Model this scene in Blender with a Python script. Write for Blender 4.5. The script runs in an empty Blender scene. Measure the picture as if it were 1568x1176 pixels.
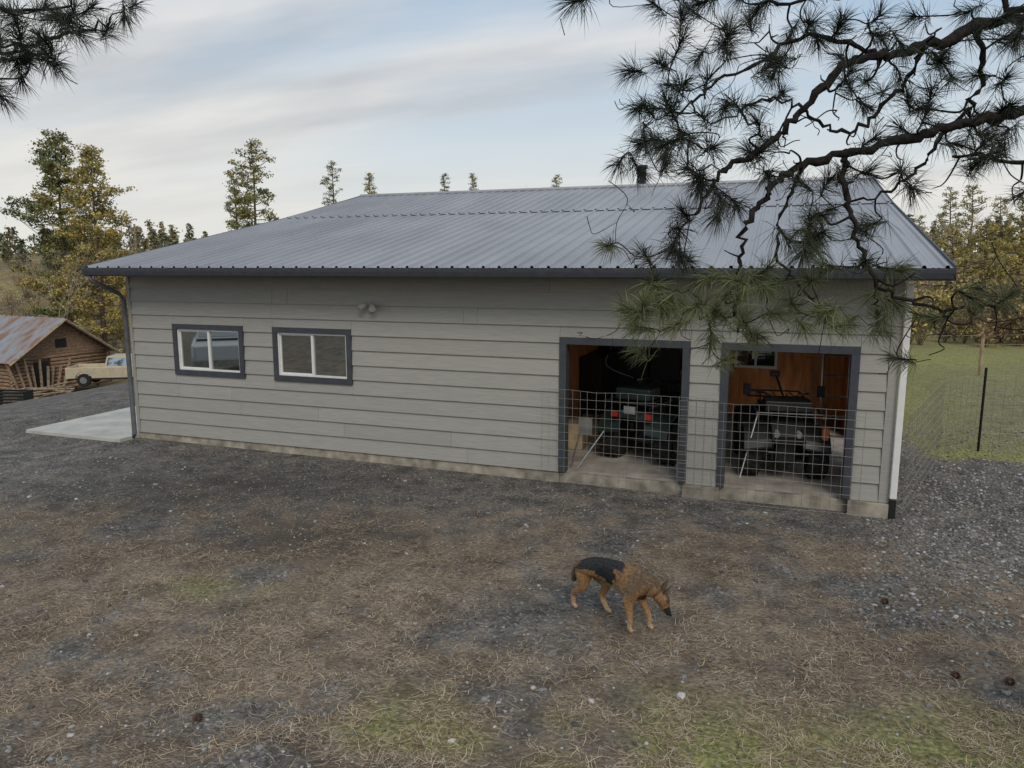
import bpy, bmesh, math, random
import numpy as np
from mathutils import Vector, Matrix, noise
random.seed(7); rng=np.random.default_rng(7)
S=bpy.context.scene
CA,SA=math.cos(math.radians(19.65)),math.sin(math.radians(19.65))
EX,EY,EZ=10.69,-10.01,2.92
def yard(X,F): return (EX+X*CA-F*SA, EY+X*SA+F*CA)
def inv(x,y):
    dx,dy=x-EX,y-EY; return (dx*CA+dy*SA, -dx*SA+dy*CA)
def sst(a,b,v):
    t=min(1,max(0,(v-a)/(b-a))); return t*t*(3-2*t)
def nz(x,y,s=1,z=0): return noise.noise(Vector((x*s,y*s,z)))
def hgt(x,y):
    X,F=inv(x,y)
    h=-.12-.07*min(1,max(0,x/12))
    s=min(60,max(0,-3-x)); h-=s*s/(s+4)*.2
    if F<5: h+=.10*(5-max(F,-6))**1.3
    R=math.hypot(X,F); k=sst(60,180,R)
    if k>0: h=h*(1-k)+k*(5.5+4*nz(x,y,.012)+2*nz(x,y,.03,4))
    if y<-.5 or x>13 or x<-3: h+=.05*nz(x,y,.45)+.022*nz(x,y,2.2)-.01
    return h
# ---------- materials
def newmat(n):
    m=bpy.data.materials.new(n); m.use_nodes=True
    nt=m.node_tree; return m,nt,nt.nodes['Principled BSDF']
def mat(n,c,rough=.7,metal=0,ns=8,na=.25,bump=0,spec=.4,stretch=None,attr=False,det=3):
    m,nt,b=newmat(n); N=nt.nodes; Lk=nt.links
    b.inputs['Roughness'].default_value=rough; b.inputs['Metallic'].default_value=metal
    b.inputs['Specular IOR Level'].default_value=spec
    mx=N.new('ShaderNodeVectorMath'); mx.operation='SCALE'
    if attr:
        a=N.new('ShaderNodeAttribute'); a.attribute_name='Col'; Lk.new(a.outputs['Color'],mx.inputs[0])
    else: mx.inputs[0].default_value=c[:3]
    mx.inputs['Scale'].default_value=1
    if na:
        tc=N.new('ShaderNodeTexCoord'); mp=N.new('ShaderNodeMapping')
        if stretch: mp.inputs['Scale'].default_value=stretch
        Lk.new(tc.outputs['Object'],mp.inputs[0])
        t=N.new('ShaderNodeTexNoise'); t.inputs['Scale'].default_value=ns; t.inputs['Detail'].default_value=det
        Lk.new(mp.outputs[0],t.inputs['Vector'])
        mr=N.new('ShaderNodeMapRange'); mr.inputs['From Min'].default_value=.3; mr.inputs['From Max'].default_value=.7
        mr.inputs['To Min'].default_value=1-na; mr.inputs['To Max'].default_value=1+na
        Lk.new(t.outputs['Fac'],mr.inputs['Value']); Lk.new(mr.outputs[0],mx.inputs['Scale'])
        if bump:
            bp=N.new('ShaderNodeBump'); bp.inputs['Strength'].default_value=bump; bp.inputs['Distance'].default_value=.01
            Lk.new(t.outputs['Fac'],bp.inputs['Height']); Lk.new(bp.outputs[0],b.inputs['Normal'])
    Lk.new(mx.outputs[0],b.inputs['Base Color'])
    return m
M={}
M['siding']=mat('siding_paint',None,.55,0,14,.09,.25,.3,(.3,1,6),attr=True)
M['char']=mat('charcoal_trim',(.052,.058,.070),.5,0,10,.15)
M['soffit']=mat('soffit',(.10,.105,.11),.7)
M['white']=mat('white_vinyl',(.72,.72,.70),.35,0,10,.05)
M['conc']=mat('concrete',(.30,.265,.215),.9,0,5,.5,.5,det=6)
M['pad']=mat('pad_concrete',(.46,.45,.42),.9,0,2,.2,.2)
M['roof']=mat('galvanised_roof',(.345,.345,.365),.40,.45,1.2,.14,0,.5,(1,.3,1))
M['ply']=mat('plywood',(.58,.24,.085),.6,0,3,.35,0,.3,(4,4,.6))
M['floor']=mat('shop_floor',(.34,.30,.26),.8,0,3,.35)
M['dark']=mat('dark_plastic',(.018,.018,.02),.4)
M['black']=mat('rubber',(.015,.015,.015),.85,0,30,.3,.2)
M['wire']=mat('galvanised_wire',(.32,.31,.28),.5,.5,na=0)
M['steel']=mat('steel_tube',(.05,.05,.055),.4,.6)
M['chrome']=mat('bare_metal',(.42,.42,.42),.35,.9)
M['rim']=mat('wheel_rim',(.10,.10,.10),.4,.8)
M['bark']=mat('pine_bark',(.12,.085,.06),.95,0,25,.4,.5)
M['leaf']=mat('foliage',None,.75,attr=True,spec=.2,na=0)
M['needle']=mat('needles',None,.55,attr=True,spec=.3,na=0)
M['litter']=mat('litter',None,.85,attr=True,spec=.15,na=0)
M['stone']=mat('stones',None,.85,0,60,.25,attr=True,spec=.25,det=1)
M['fur']=mat('fur',None,.8,0,60,.3,.3,attr=True,spec=.15)
M['log']=mat('weathered_logs',(.25,.165,.11),.95,0,4,.5,.5,.2,(1,1,5))
M['wood']=mat('old_wood',(.30,.22,.15),.9,0,5,.4)
M['truckpaint']=mat('faded_paint',(.46,.39,.27),.4,0,3,.12,spec=.5)
M['red']=mat('red_plastic',(.30,.03,.02),.4)
M['green']=mat('green_plastic',(.015,.028,.026),.4)
M['orange']=mat('orange_paint',(.45,.13,.05),.6,0,6,.4)
M['tan']=mat('cardboard',(.42,.33,.20),.8)
M['lamp']=mat('headlight_lens',(.25,.25,.25),.15)
def glass():
    m,nt,b=newmat('window_glass'); N=nt.nodes
    b.inputs['Base Color'].default_value=(.015,.02,.018,1); b.inputs['Roughness'].default_value=.25
    g=N.new('ShaderNodeBsdfGlossy'); g.inputs['Roughness'].default_value=.02; g.inputs['Color'].default_value=(.85,.9,.9,1)
    mx=N.new('ShaderNodeMixShader'); mx.inputs[0].default_value=.45
    nt.links.new(b.outputs[0],mx.inputs[1]); nt.links.new(g.outputs[0],mx.inputs[2])
    nt.links.new(mx.outputs[0],N['Material Output'].inputs[0]); return m
M['glass']=glass()
# ---------- mesh helpers
def link(o,parent=None):
    S.collection.objects.link(o)
    if parent: o.parent=parent
    return o
def empty(n,loc=(0,0,0),rz=0):
    o=bpy.data.objects.new(n,None); o.location=loc; o.rotation_euler=(0,0,rz); return link(o)
def mesh(n,V,Fc,m=None,parent=None,cols=None,smooth=False):
    me=bpy.data.meshes.new(n); me.from_pydata([tuple(v) for v in V],[],[tuple(f) for f in Fc]); me.update()
    if m: me.materials.append(m)
    if cols is not None:
        a=me.color_attributes.new('Col','FLOAT_COLOR','POINT')
        c=np.ones((len(V),4),dtype=np.float32); c[:,:3]=np.asarray(cols)[:,:3]; a.data.foreach_set('color',c.ravel())
    if smooth: me.polygons.foreach_set('use_smooth',[True]*len(me.polygons))
    return link(bpy.data.objects.new(n,me),parent)
class B:
    def __init__(s): s.v=[];s.f=[];s.c=[]
    def add(s,V,Fc,c=(1,1,1)):
        o=len(s.v); s.v+= [tuple(v) for v in V]; s.f+=[tuple(i+o for i in f) for f in Fc]; s.c+=[c]*len(V)
    def box(s,x0,x1,y0,y1,z0,z1,c=(1,1,1),mt=None):
        V=[(x,y,z) for x in(x0,x1) for y in(y0,y1) for z in(z0,z1)]
        if mt is not None: V=[mt@Vector(v) for v in V]
        s.add(V,[(0,1,3,2),(4,6,7,5),(0,4,5,1),(2,3,7,6),(0,2,6,4),(1,5,7,3)],c)
    def tube(s,P,R,n=6,c=(1,1,1)):
        P=[Vector(p) for p in P]
        if not hasattr(R,'__len__'): R=[R]*len(P)
        V=[];Fc=[]
        for i,p in enumerate(P):
            d=(P[min(i+1,len(P)-1)]-P[max(i-1,0)]).normalized()
            a=d.cross(Vector((0,0,1)) if abs(d.z)<.9 else Vector((1,0,0))).normalized(); b=d.cross(a)
            for k in range(n):
                t=2*math.pi*k/n; V.append(p+(a*math.cos(t)+b*math.sin(t))*R[i])
        for i in range(len(P)-1):
            for k in range(n):
                Fc.append((i*n+k,i*n+(k+1)%n,(i+1)*n+(k+1)%n,(i+1)*n+k))
        Fc.append(tuple(range(n))[::-1]); Fc.append(tuple((len(P)-1)*n+k for k in range(n)))
        s.add(V,Fc,c)
    def lathe(s,prof,cx,cy,cz,n=24,c=(1,1,1)):
        V=[];Fc=[]
        for (y,r) in prof:
            for k in range(n):
                t=2*math.pi*k/n; V.append((cx+r*math.cos(t),cy+y,cz+r*math.sin(t)))
        for i in range(len(prof)-1):
            for k in range(n): Fc.append((i*n+k,i*n+(k+1)%n,(i+1)*n+(k+1)%n,(i+1)*n+k))
        Fc.append(tuple(range(n))); Fc.append(tuple((len(prof)-1)*n+k for k in range(n))[::-1])
        s.add(V,Fc,c)
    def prism(s,poly,y0,y1,c=(1,1,1)):
        n=len(poly); V=[(x,y0,z) for x,z in poly]+[(x,y1,z) for x,z in poly]
        s.add(V,[tuple(range(n)),tuple(range(2*n-1,n-1,-1))]+[(i,i+n,(i+1)%n+n,(i+1)%n) for i in range(n)],c)
    def out(s,n,m,parent=None,smooth=False,bevel=0):
        o=mesh(n,s.v,s.f,m,parent,s.c,smooth)
        bm=bmesh.new(); bm.from_mesh(o.data); bmesh.ops.recalc_face_normals(bm,faces=bm.faces); bm.to_mesh(o.data); bm.free()
        if bevel:
            md=o.modifiers.new('bevel','BEVEL'); md.width=bevel; md.segments=2; md.limit_method='ANGLE'
        return o
def bbox(n,x0,x1,y0,y1,z0,z1,m,parent,bevel=0):
    b=B(); b.box(x0,x1,y0,y1,z0,z1); return b.out(n,m,parent,bevel=bevel)

# ---------- ground
def axis(lo,hi,step,far):
    a=list(np.arange(lo,hi,step)); s=step; x=lo
    L=[]
    while x>-far: s*=1.13; x-=s; L.append(x)
    s=step; x=a[-1]; R=[]
    while x<far: s*=1.13; x+=s; R.append(x)
    return L[::-1]+a+R
xs=axis(-6,19,.12,900); ys=axis(-11,5,.12,900)
def zones(x,y):
    X,F=inv(x,y)
    n1=nz(x,y,.5,3); n2=nz(x,y,1.6,9); n3=nz(x,y,.22,5); n4=nz(x,y,3.3,2)
    straw=sst(10.1,7.2,F+1.1*n1+.12*X+.5*n2) if F<11.5 else 0
    straw*=min(1,max(0,.74+.9*n1+.9*n2+.5*n4))
    straw*=1-.8*sst(.50,.66,X/max(F,.1)+.12*n1+.06*n2)*sst(6.3,7.5,F)
    straw*=1-.8*math.exp(-((X-.0)**2/1.1+(F-6.1)**2/.45))
    g=.0
    g=max(g,sst(5.5,4.4,F+.5*n1)*sst(.0,.35,n1+.6*n2+.18)*.85*sst(-2.2,-.6,X))
    g=max(g,.7*math.exp(-((X+2.8)**2/.25+(F-6.8)**2/.1))*(.5+n2))
    field=sst(3.3,3.9,y+.5*n2)*sst(12.7,13.3,x+.4*n2)
    R=math.hypot(X,F)
    far=sst(30,45,R) if x>0 else sst(-30,-48,x)*1.0
    if x<0 and F>18: far=max(far,sst(60,75,R))
    if x<=0 and F<18: far=0
    g=max(g,field*(.85+.5*n3))
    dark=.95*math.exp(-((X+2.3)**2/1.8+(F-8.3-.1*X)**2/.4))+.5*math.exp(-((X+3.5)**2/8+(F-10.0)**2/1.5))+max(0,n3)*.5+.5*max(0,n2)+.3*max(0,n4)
    return straw,min(1,max(0,g)),min(1,dark),far
V=[];C=[]
for y in ys:
    for x in xs:
        V.append((x,y,hgt(x,y))); C.append(zones(x,y))
nx,ny=len(xs),len(ys)
Fc=[(j*nx+i,j*nx+i+1,(j+1)*nx+i+1,(j+1)*nx+i) for j in range(ny-1) for i in range(nx-1)]
gm,nt,bs=newmat('ground_gravel_and_litter'); N=nt.nodes; Lk=nt.links
g=mesh('ground',V,Fc,gm,None,None,True)
for k,nm in enumerate(('zstraw','zgrass','zdark','zfar')):
    a=g.data.attributes.new(nm,'FLOAT','POINT'); a.data.foreach_set('value',[c[k] for c in C])
def at(n):
    a=N.new('ShaderNodeAttribute'); a.attribute_name=n; return a.outputs['Fac']
def nodet(kind,scale,det=3,st=None,rot=0):
    t=N.new(kind); t.inputs['Scale'].default_value=scale
    if kind=='ShaderNodeTexNoise': t.inputs['Detail'].default_value=det
    v=tc.outputs['Object']
    if st:
        mp=N.new('ShaderNodeMapping'); Lk.new(v,mp.inputs[0]); mp.inputs['Scale'].default_value=st
        mp.inputs['Rotation'].default_value=(0,0,rot); v=mp.outputs[0]
    Lk.new(v,t.inputs['Vector']); return t
def ramp(src,stops):
    r=N.new('ShaderNodeValToRGB'); Lk.new(src,r.inputs[0]); e=r.color_ramp.elements
    while len(e)<len(stops): e.new(.5)
    for q,(p,c) in zip(e,stops): q.position=p; q.color=(*c,1)
    return r.outputs[0]
def mix(f,a,b_,mode='MIX'):
    m=N.new('ShaderNodeMix'); m.data_type='RGBA'; m.blend_type=mode
    if isinstance(f,(int,float)): m.inputs[0].default_value=f
    else: Lk.new(f,m.inputs[0])
    for i,v in((6,a),(7,b_)):
        if isinstance(v,tuple): m.inputs[i].default_value=(*v,1)
        else: Lk.new(v,m.inputs[i])
    return m.outputs[2]
def mth(op,a,b_):
    m=N.new('ShaderNodeMath'); m.operation=op; m.use_clamp=True
    for i,v in((0,a),(1,b_)):
        if isinstance(v,(int,float)): m.inputs[i].default_value=v
        else: Lk.new(v,m.inputs[i])
    return m.outputs[0]
tc=N.new('ShaderNodeTexCoord')
vo=nodet('ShaderNodeTexVoronoi',42)
grav=ramp(vo.outputs['Color'],[(0,(.035,.036,.036)),(.4,(.105,.105,.102)),(.8,(.20,.20,.195)),(1,(.45,.44,.42))])
nf=nodet('ShaderNodeTexNoise',26,5); nm=nodet('ShaderNodeTexNoise',3.5,6)
soil=ramp(nf.outputs['Fac'],[(.3,(.055,.043,.034)),(.5,(.16,.125,.095)),(.7,(.34,.275,.21))])
sA=nodet('ShaderNodeTexNoise',24,2,(1,9,1),.5); sB=nodet('ShaderNodeTexNoise',24,2,(1,9,1),2.0)
smax=mth('MAXIMUM',sA.outputs['Fac'],sB.outputs['Fac'])
strawc=ramp(smax,[(.45,(.07,.053,.04)),(.57,(.23,.18,.13)),(.72,(.56,.45,.33))])
strawc=mix(.4,strawc,soil)
msk=mth('ADD',at('zstraw'),mth('MULTIPLY',mth('SUBTRACT',nm.outputs['Fac'],.5),1.6))
m2=N.new('ShaderNodeMapRange'); m2.inputs['From Min'].default_value=.1; m2.inputs['From Max'].default_value=.7; Lk.new(msk,m2.inputs[0])
col=mix(m2.outputs[0],mix(mth('MULTIPLY',nm.outputs['Fac'],.5),grav,soil),strawc)
big=ramp(nm.outputs['Fac'],[(.32,(.62,.60,.58)),(.5,(1,1,1)),(.68,(1.35,1.33,1.3))]) 
col=mix(1.0,col,big,'MULTIPLY')
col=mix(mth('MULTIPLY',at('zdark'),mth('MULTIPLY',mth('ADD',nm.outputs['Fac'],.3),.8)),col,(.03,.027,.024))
gr=ramp(nf.outputs['Fac'],[(.3,(.08,.09,.03)),(.5,(.23,.235,.075)),(.7,(.46,.42,.17))])
gmk=mth('MULTIPLY',at('zgrass'),mth('ADD',nm.outputs['Fac'],.45))
col=mix(gmk,col,gr)
nF=nodet('ShaderNodeTexNoise',.09,6); nF2=nodet('ShaderNodeTexNoise',.9,4)
farc=ramp(nF.outputs['Fac'],[(.35,(.11,.09,.055)),(.5,(.22,.165,.09)),(.65,(.32,.25,.11))])
farc=mix(.4,farc,ramp(nF2.outputs['Fac'],[(.35,(.05,.05,.03)),(.65,(.32,.25,.13))]))
col=mix(at('zfar'),col,farc)
Lk.new(col,bs.inputs['Base Color']); bs.inputs['Roughness'].default_value=.9; bs.inputs['Specular IOR Level'].default_value=.2
bp=N.new('ShaderNodeBump'); bp.inputs['Strength'].default_value=1.0; bp.inputs['Distance'].default_value=.028
Lk.new(mth('ADD',mth('MULTIPLY',vo.outputs['Distance'],-.8),nf.outputs['Fac']),bp.inputs['Height']); Lk.new(bp.outputs[0],bs.inputs['Normal'])

# ---------- scattered litter
def scatter_points(n,Fmin,Fmax,spread=.78,pw=1.0,Xmin=-9):
    out=[]
    while len(out)<n:
        F=Fmin+(Fmax-Fmin)*random.random()**pw; X=(random.random()*2-1)*spread*F*1.0
        if X<Xmin*F: continue
        x,y=yard(X,F)
        if -.1<x<12.3 and y>-.1: continue
        out.append((x,y,X,F))
    return out
Vs=[];Fs=[];Cs=[]
for (x,y,X,F) in scatter_points(120000,2.6,10.5,.8,1.1):
    cl_=nz(x,y,3.1,7)+.7*nz(x,y,1.1,17)
    st=zones(x,y)[0]*(.6+1.8*cl_)
    if random.random()>st*1.1+.03: continue
    z=hgt(x,y)+.004+max(0,cl_)*.012*random.random(); L=random.uniform(.04,.14); a=random.uniform(0,math.pi*2); w=random.uniform(.0011,.0022)
    ca,sa=math.cos(a),math.sin(a); dz=random.uniform(-.04,.16)*L; bn=random.uniform(-.02,.02)
    mx,my=x+ca*L*.5-sa*bn,y+sa*L*.5+ca*bn; ex,ey=x+ca*L,y+sa*L; k=len(Vs)
    Vs+= [(x+sa*w,y-ca*w,z),(x-sa*w,y+ca*w,z),(mx-sa*w,my+ca*w,z+dz*.6),(mx+sa*w,my-ca*w,z+dz*.6),(ex-sa*w*.5,ey+ca*w*.5,z+dz),(ex+sa*w*.5,ey-ca*w*.5,z+dz)]
    Fs+= [(k,k+1,k+2,k+3),(k+3,k+2,k+4,k+5)]
    t=random.random(); s=random.uniform(.4,1.15)
    c=(.60*s,.48*s,.34*s) if t<.65 else (.27*s,.18*s,.115*s)
    Cs+=[c]*6
mesh('pine_needle_litter',Vs,Fs,M['litter'],None,Cs)
Vs=[];Fs=[];Cs=[]
def blade(x,y,L,c):
    z=hgt(x,y); a=random.uniform(0,6.28); w=random.uniform(.0015,.003); k=len(Vs)
    p=np.array((math.cos(a),math.sin(a),0))*w; ln=np.array((random.gauss(0,.4),random.gauss(0,.4),1))*L
    c0=np.array((x,y,z)); Vs.extend([c0-p,c0+p,c0+ln]); Fs.append((k,k+1,k+2)); Cs.extend([c]*3)
for (x,y,X,F) in scatter_points(34000,2.8,7.5):
    if random.random()<zones(x,y)[1]*.9: blade(x,y,random.uniform(.012,.04),np.array((.19,.22,.07))*random.uniform(.5,1.3))
for i in range(20000):
    x=random.uniform(12.8,26); y=random.uniform(3.2,22)
    if random.random()<zones(x,y)[1]: blade(x,y,random.uniform(.04,.10),np.array((.38,.36,.13))*random.uniform(.5,1.3))
mesh('grass',Vs,Fs,M['litter'],None,Cs)
bm=bmesh.new(); bmesh.ops.create_icosphere(bm,subdivisions=1,radius=1); iv=np.array([v.co[:] for v in bm.verts]); ifc=np.array([[v.index for v in f.verts] for f in bm.faces]); bm.free()
Vs=[];Fs=[];Cs=[];o=0
pts=[(p,0) for p in scatter_points(21000,2.7,15,.8,1.2)]+[(p,1) for p in scatter_points(7000,6,14,.8,1,.5)]
wx,wy=yard(1.24,5.0); pts.append(((wx,wy,1.24,5.0),2))
for i,((x,y,X,F),kd) in enumerate(pts):
    st=zones(x,y)
    if kd<2 and (random.random()<st[1]*.8 or random.random()<st[0]*.5): continue
    s=random.uniform(.004,.012) if random.random()<.95 else random.uniform(.012,.026)
    if kd==1: s=random.uniform(.008,.022)
    if i<16: s=random.uniform(.025,.04)
    if kd==2: s=.036
    q=iv*(1+rng.normal(0,.13,(len(iv),1)))*np.array((s*random.uniform(.8,1.5),s*random.uniform(.8,1.3),s*random.uniform(.5,.9)))
    a=random.uniform(0,6.28); R=np.array(((math.cos(a),-math.sin(a),0),(math.sin(a),math.cos(a),0),(0,0,1)))
    Vs.append(q@R+np.array((x,y,hgt(x,y)+s*.15))); Fs.append(ifc+o); o+=len(iv)
    t=random.uniform(.07,.26) if random.random()<.88 else random.uniform(.26,.46)
    if kd==2: t=.48
    Cs.append(np.tile(np.array((t*random.uniform(.97,1.1),t,t*random.uniform(.88,1.03))),(len(iv),1)))
mesh('gravel',np.vstack(Vs).tolist(),np.vstack(Fs).tolist(),M['stone'],None,np.vstack(Cs))
b=B()
for (X,F) in [(-2.13,4.6),(3.4,5.25),(3.75,5.15),(3.48,6.5)]:
    x,y=yard(X,F); z=hgt(x,y)+.018
    for r in range(6):
        rr=.026*math.sin(math.pi*(r+.8)/6.6)
        for k in range(8):
            t=k*.785+r*.4; a=Vector((x+math.cos(t)*rr,y+math.sin(t)*rr,z-.02+r*.010))
            b.add([a+Vector((0,0,.01)),a+Vector((math.cos(t+.6)*.010,math.sin(t+.6)*.010,-.004)),a+Vector((math.cos(t)*.014,math.sin(t)*.014,.007)),a-Vector((math.cos(t)*.018,math.sin(t)*.018,0))],[(0,1,2),(0,3,1),(1,3,2),(0,2,3)],(.12,.07,.05))
b.out('pine_cones',M['litter'])

# ---------- workshop building
W=empty('workshop_building'); L=12.1; DEP=16.4; RX0,RX1=-.20,12.50
ops=[(.96,2.42,1.09,1.96,'w'),(3.01,4.47,1.09,1.96,'w'),(7.84,9.64,0,1.95,'d'),(10.04,11.69,0,1.95,'d')]
H=2.80; ce=.2335
b=B()
def boards(x0,x1,z0,z1,cz0,cz1):
    jn=sorted(random.uniform(x0,x1) for _ in range(int((x1-x0)/3.6)))
    e=[x0]+jn+[x1]
    for a,c in zip(e[:-1],e[1:]):
        if c-a<.05: continue
        t=random.uniform(.95,1.03); col=(.335*t,.328*t,.300*t)
        f=lambda z:-.040+.026*(z-cz0)/(cz1-cz0)
        a2,c2=a+.0018,c-.0018
        V=[(a2,f(z0),z0),(c2,f(z0),z0),(c2,f(z1),z1),(a2,f(z1),z1),(a2,0,z0),(c2,0,z0),(c2,0,z1),(a2,0,z1)]
        b.add(V,[(0,1,2,3),(4,7,6,5),(0,4,5,1),(3,2,6,7),(0,3,7,4),(1,5,6,2)],col)
for i in range(12):
    z0=i*ce; z1=z0+ce
    cur=.06
    for (a,c,zb,zt,k) in ops:
        if zb<z1 and zt>z0:
            boards(cur,a,z0,z1,z0,z1)
            if zb>z0: boards(a,c,z0,zb,z0,z1)
            if zt<z1: boards(a,c,zt,z1,z0,z1)
            cur=c
    boards(cur,L-.09,z0,z1,z0,z1)
b.out('lap_siding',M['siding'],W)
b=B(); cur=0
for (a,c,zb,zt,k) in ops:
    b.box(cur,a,.001,.12,0,H); b.box(a,c,.001,.12,zt,H)
    if zb>0: b.box(a,c,.001,.12,0,zb)
    cur=c
b.box(cur,L,.001,.12,0,H)
DY0,DY1=2.0,3.7   # open side doorway in the right-hand wall
b.box(0,.12,.121,DEP,0,H); b.box(.121,L-.121,DEP-.12,DEP,0,H)
b.box(L-.12,L,.121,DY0,0,H); b.box(L-.12,L,DY0,DY1,2.15,H); b.box(L-.12,L,DY1,DEP,0,H)
b.out('walls',mat('wall_paint',(.33,.32,.295),.7),W)
for nm,x0,x1 in(('corner_board',0,.058),('corner_board_right',L-.088,L+.02)):
    bbox(nm,x0,x1,-.044,-.002,0,H,M['siding'],W).data.color_attributes['Col'].data.foreach_set('color',[.33,.32,.295,1]*8)
b=B(); 
b.box(-.01,7.84,-.012,.11,-.7,-.004); b.box(7.84,9.60,.02,.11,-.7,-.03); b.box(9.60,10.08,-.09,.11,-.7,-.006); b.box(10.08,11.66,.02,.11,-.7,-.03); b.box(11.66,L+.03,-.09,.11,-.7,-.006)
b.box(-.01,.11,.12,DEP,-.7,-.004); b.box(L-.1,L+.02,.12,DEP,-.7,-.008)
b.out('foundation',M['conc'],W,bevel=.006)
bbox('shop_floor',.11,L-.11,.12,DEP-.1,-.2,-.005,M['floor'],W)
for i,(a,c,zb,zt,k) in enumerate(ops):
    b=B(); t=.085
    if k=='w':
        y0,y1=-.062,.0
        b.box(a,c,y0,y1,zt-t,zt); b.box(a,c,y0,y1,zb,zb+t); b.box(a,a+t,y0,y1,zb+t,zt-t); b.box(c-t,c,y0,y1,zb+t,zt-t)
        b.out('window_trim_%d'%i,M['char'],W,bevel=.003)
        b=B(); a2,c2,zb2,zt2=a+t,c-t,zb+t,zt-t; f=.026; m=(a2+c2)/2
        b.box(a2,c2,-.035,.05,zt2-f,zt2); b.box(a2,c2,-.035,.05,zb2,zb2+f); b.box(a2,a2+f,-.035,.05,zb2+f,zt2-f); b.box(c2-f,c2,-.035,.05,zb2+f,zt2-f)
        b.box(m-.02,m+.02,-.025,.05,zb2+f,zt2-f); b.box(a2+f,m-.02,-.012,.03,zb2+f,zb2+f+.02); b.box(a2+f,m-.02,-.012,.03,zt2-f-.02,zt2-f); b.box(a2+f,a2+f+.02,-.012,.03,zb2+f+.02,zt2-f-.02)
        b.out('window_frame_%d'%i,M['white'],W,bevel=.002)
        bbox('window_pane_%d'%i,a2+f,c2-f,.005,.012,zb2+f,zt2-f,M['glass'],W)
    else:
        t=.10
        b.box(a,c,-.055,.12,zt-t,zt); b.box(a,a+t,-.055,.12,0,zt-t); b.box(c-t,c,-.055,.12,0,zt-t)
        b.out('door_frame_%d'%i,M['char'],W,bevel=.004)
b=B(); RD=5.2
b.box(7.3,7.34,.13,RD,0,2.78); b.box(L-.16,L-.125,.13,DY0,0,2.78); b.box(L-.16,L-.125,DY0,DY1,2.15,2.78); b.box(L-.16,L-.125,DY1,RD,0,2.78)
wx0,wx1,wz0,wz1=9.95,10.75,.95,1.5
b.box(7.34,wx0,RD,RD+.05,0,2.78); b.box(wx1,L-.16,RD,RD+.05,0,2.78); b.box(wx0,wx1,RD,RD+.05,0,wz0); b.box(wx0,wx1,RD,RD+.05,wz1,2.78)
b.box(7.34,L-.16,.125,.14,1.97,2.78)
b.out('plywood_lining',M['ply'],W)
b=B(); 
for (a,c,d,e) in((wx0,wx1,wz0,wz0+.05),(wx0,wx1,wz1-.05,wz1),(wx0,wx0+.05,wz0+.05,wz1-.05),(wx1-.05,wx1,wz0+.05,wz1-.05),(10.33,10.37,wz0+.05,wz1-.05)): b.box(a,c,RD-.03,RD+.03,d,e)
b.out('interior_window',M['white'],W)
bbox('interior_pane',wx0+.05,wx1-.05,RD,RD+.01,wz0+.05,wz1-.05,M['glass'],W)
# dark cabinets along the back and left, added to darken the left bay
b=B(); b.box(7.4,8.35,4.45,5.15,0,1.75); b.box(8.37,8.95,4.6,5.15,0,1.5)
for k in range(3): b.box(7.45+k*.31,7.72+k*.31,4.43,4.45,.05,1.7)
b.box(7.36,7.75,3.0,4.4,0,1.3); b.out('darkening_cabinets',M['dark'],W,bevel=.01)
b=B(); b.box(8.98,9.8,4.55,5.15,.86,.92); 
for k in range(5): b.box(9.0+k*.16,9.1+k*.16,4.9,5.05,.92,.92+random.uniform(.1,.3))
b.box(9.7,9.77,4.6,4.67,0,.86); b.out('workbench',M['wood'],W)
b=B(); b.tube([(7.9,3.3,2.25),(9.5,3.5,2.25)],.03,6); 
for k in range(9): b.box(7.95+k*.17,8.06+k*.17,3.28,3.42,1.6+random.random()*.3,2.24)
b.out('darkening_clutter',M['dark'],W)  # dark hanging shapes, also added to darken the left bay
b=B(); b.box(7.5,7.9,2.2,2.8,0,.3); b.box(7.45,7.85,1.3,1.8,0,.42); b.out('cardboard_boxes',M['tan'],W,bevel=.01)
b=B(); 
for x in(11.35,11.7): b.tube([(x,1.0,0),(x,1.35,2.1)],.022,6)
for k in range(7): b.tube([(11.35,1.05+.047*k,.28+k*.28),(11.7,1.05+.047*k,.28+k*.28)],.016,6)
b.out('ladder',M['chrome'],W)
def slab(n,y0,z0,y1,z1,m):
    b=B(); x0,x1=RX0,RX1; prof=[(x0,0)]
    x=x0+.03
    while x<x1-.08:
        prof+=[(x,0),(x+.014,.030),(x+.040,.030),(x+.054,0)]
        if x<x1-.24:
            for k in(1,2): prof+=[(x+.054+k*.053,0),(x+.060+k*.053,.005),(x+.070+k*.053,.005),(x+.076+k*.053,0)]
        x+=.2286
    prof.append((x1,0)); V=[(x,y0,z0+d) for x,d in prof]+[(x,y1,z1+d) for x,d in prof]; n_=len(prof)
    b.add(V,[(i,i+1,n_+i+1,n_+i) for i in range(n_-1)])
    b.add([(x0,y0,z0-.012),(x1,y0,z0-.012),(x1,y1,z1-.012),(x0,y1,z1-.012)],[(0,3,2,1)])
    return b.out(n,m,W)
slab('roof_front_lower',-.67,2.905,4.86,4.03,M['roof']); slab('roof_front_upper',4.80,4.035,8.2,4.81,M['roof']); slab('roof_back',8.2,4.81,17.0,2.9,M['roof'])
b=B(); b.tube([(RX0-.02,8.2,4.83),(RX1+.02,8.2,4.83)],.05,8); b.out('ridge_cap',M['roof'],W)
b=B()
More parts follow.
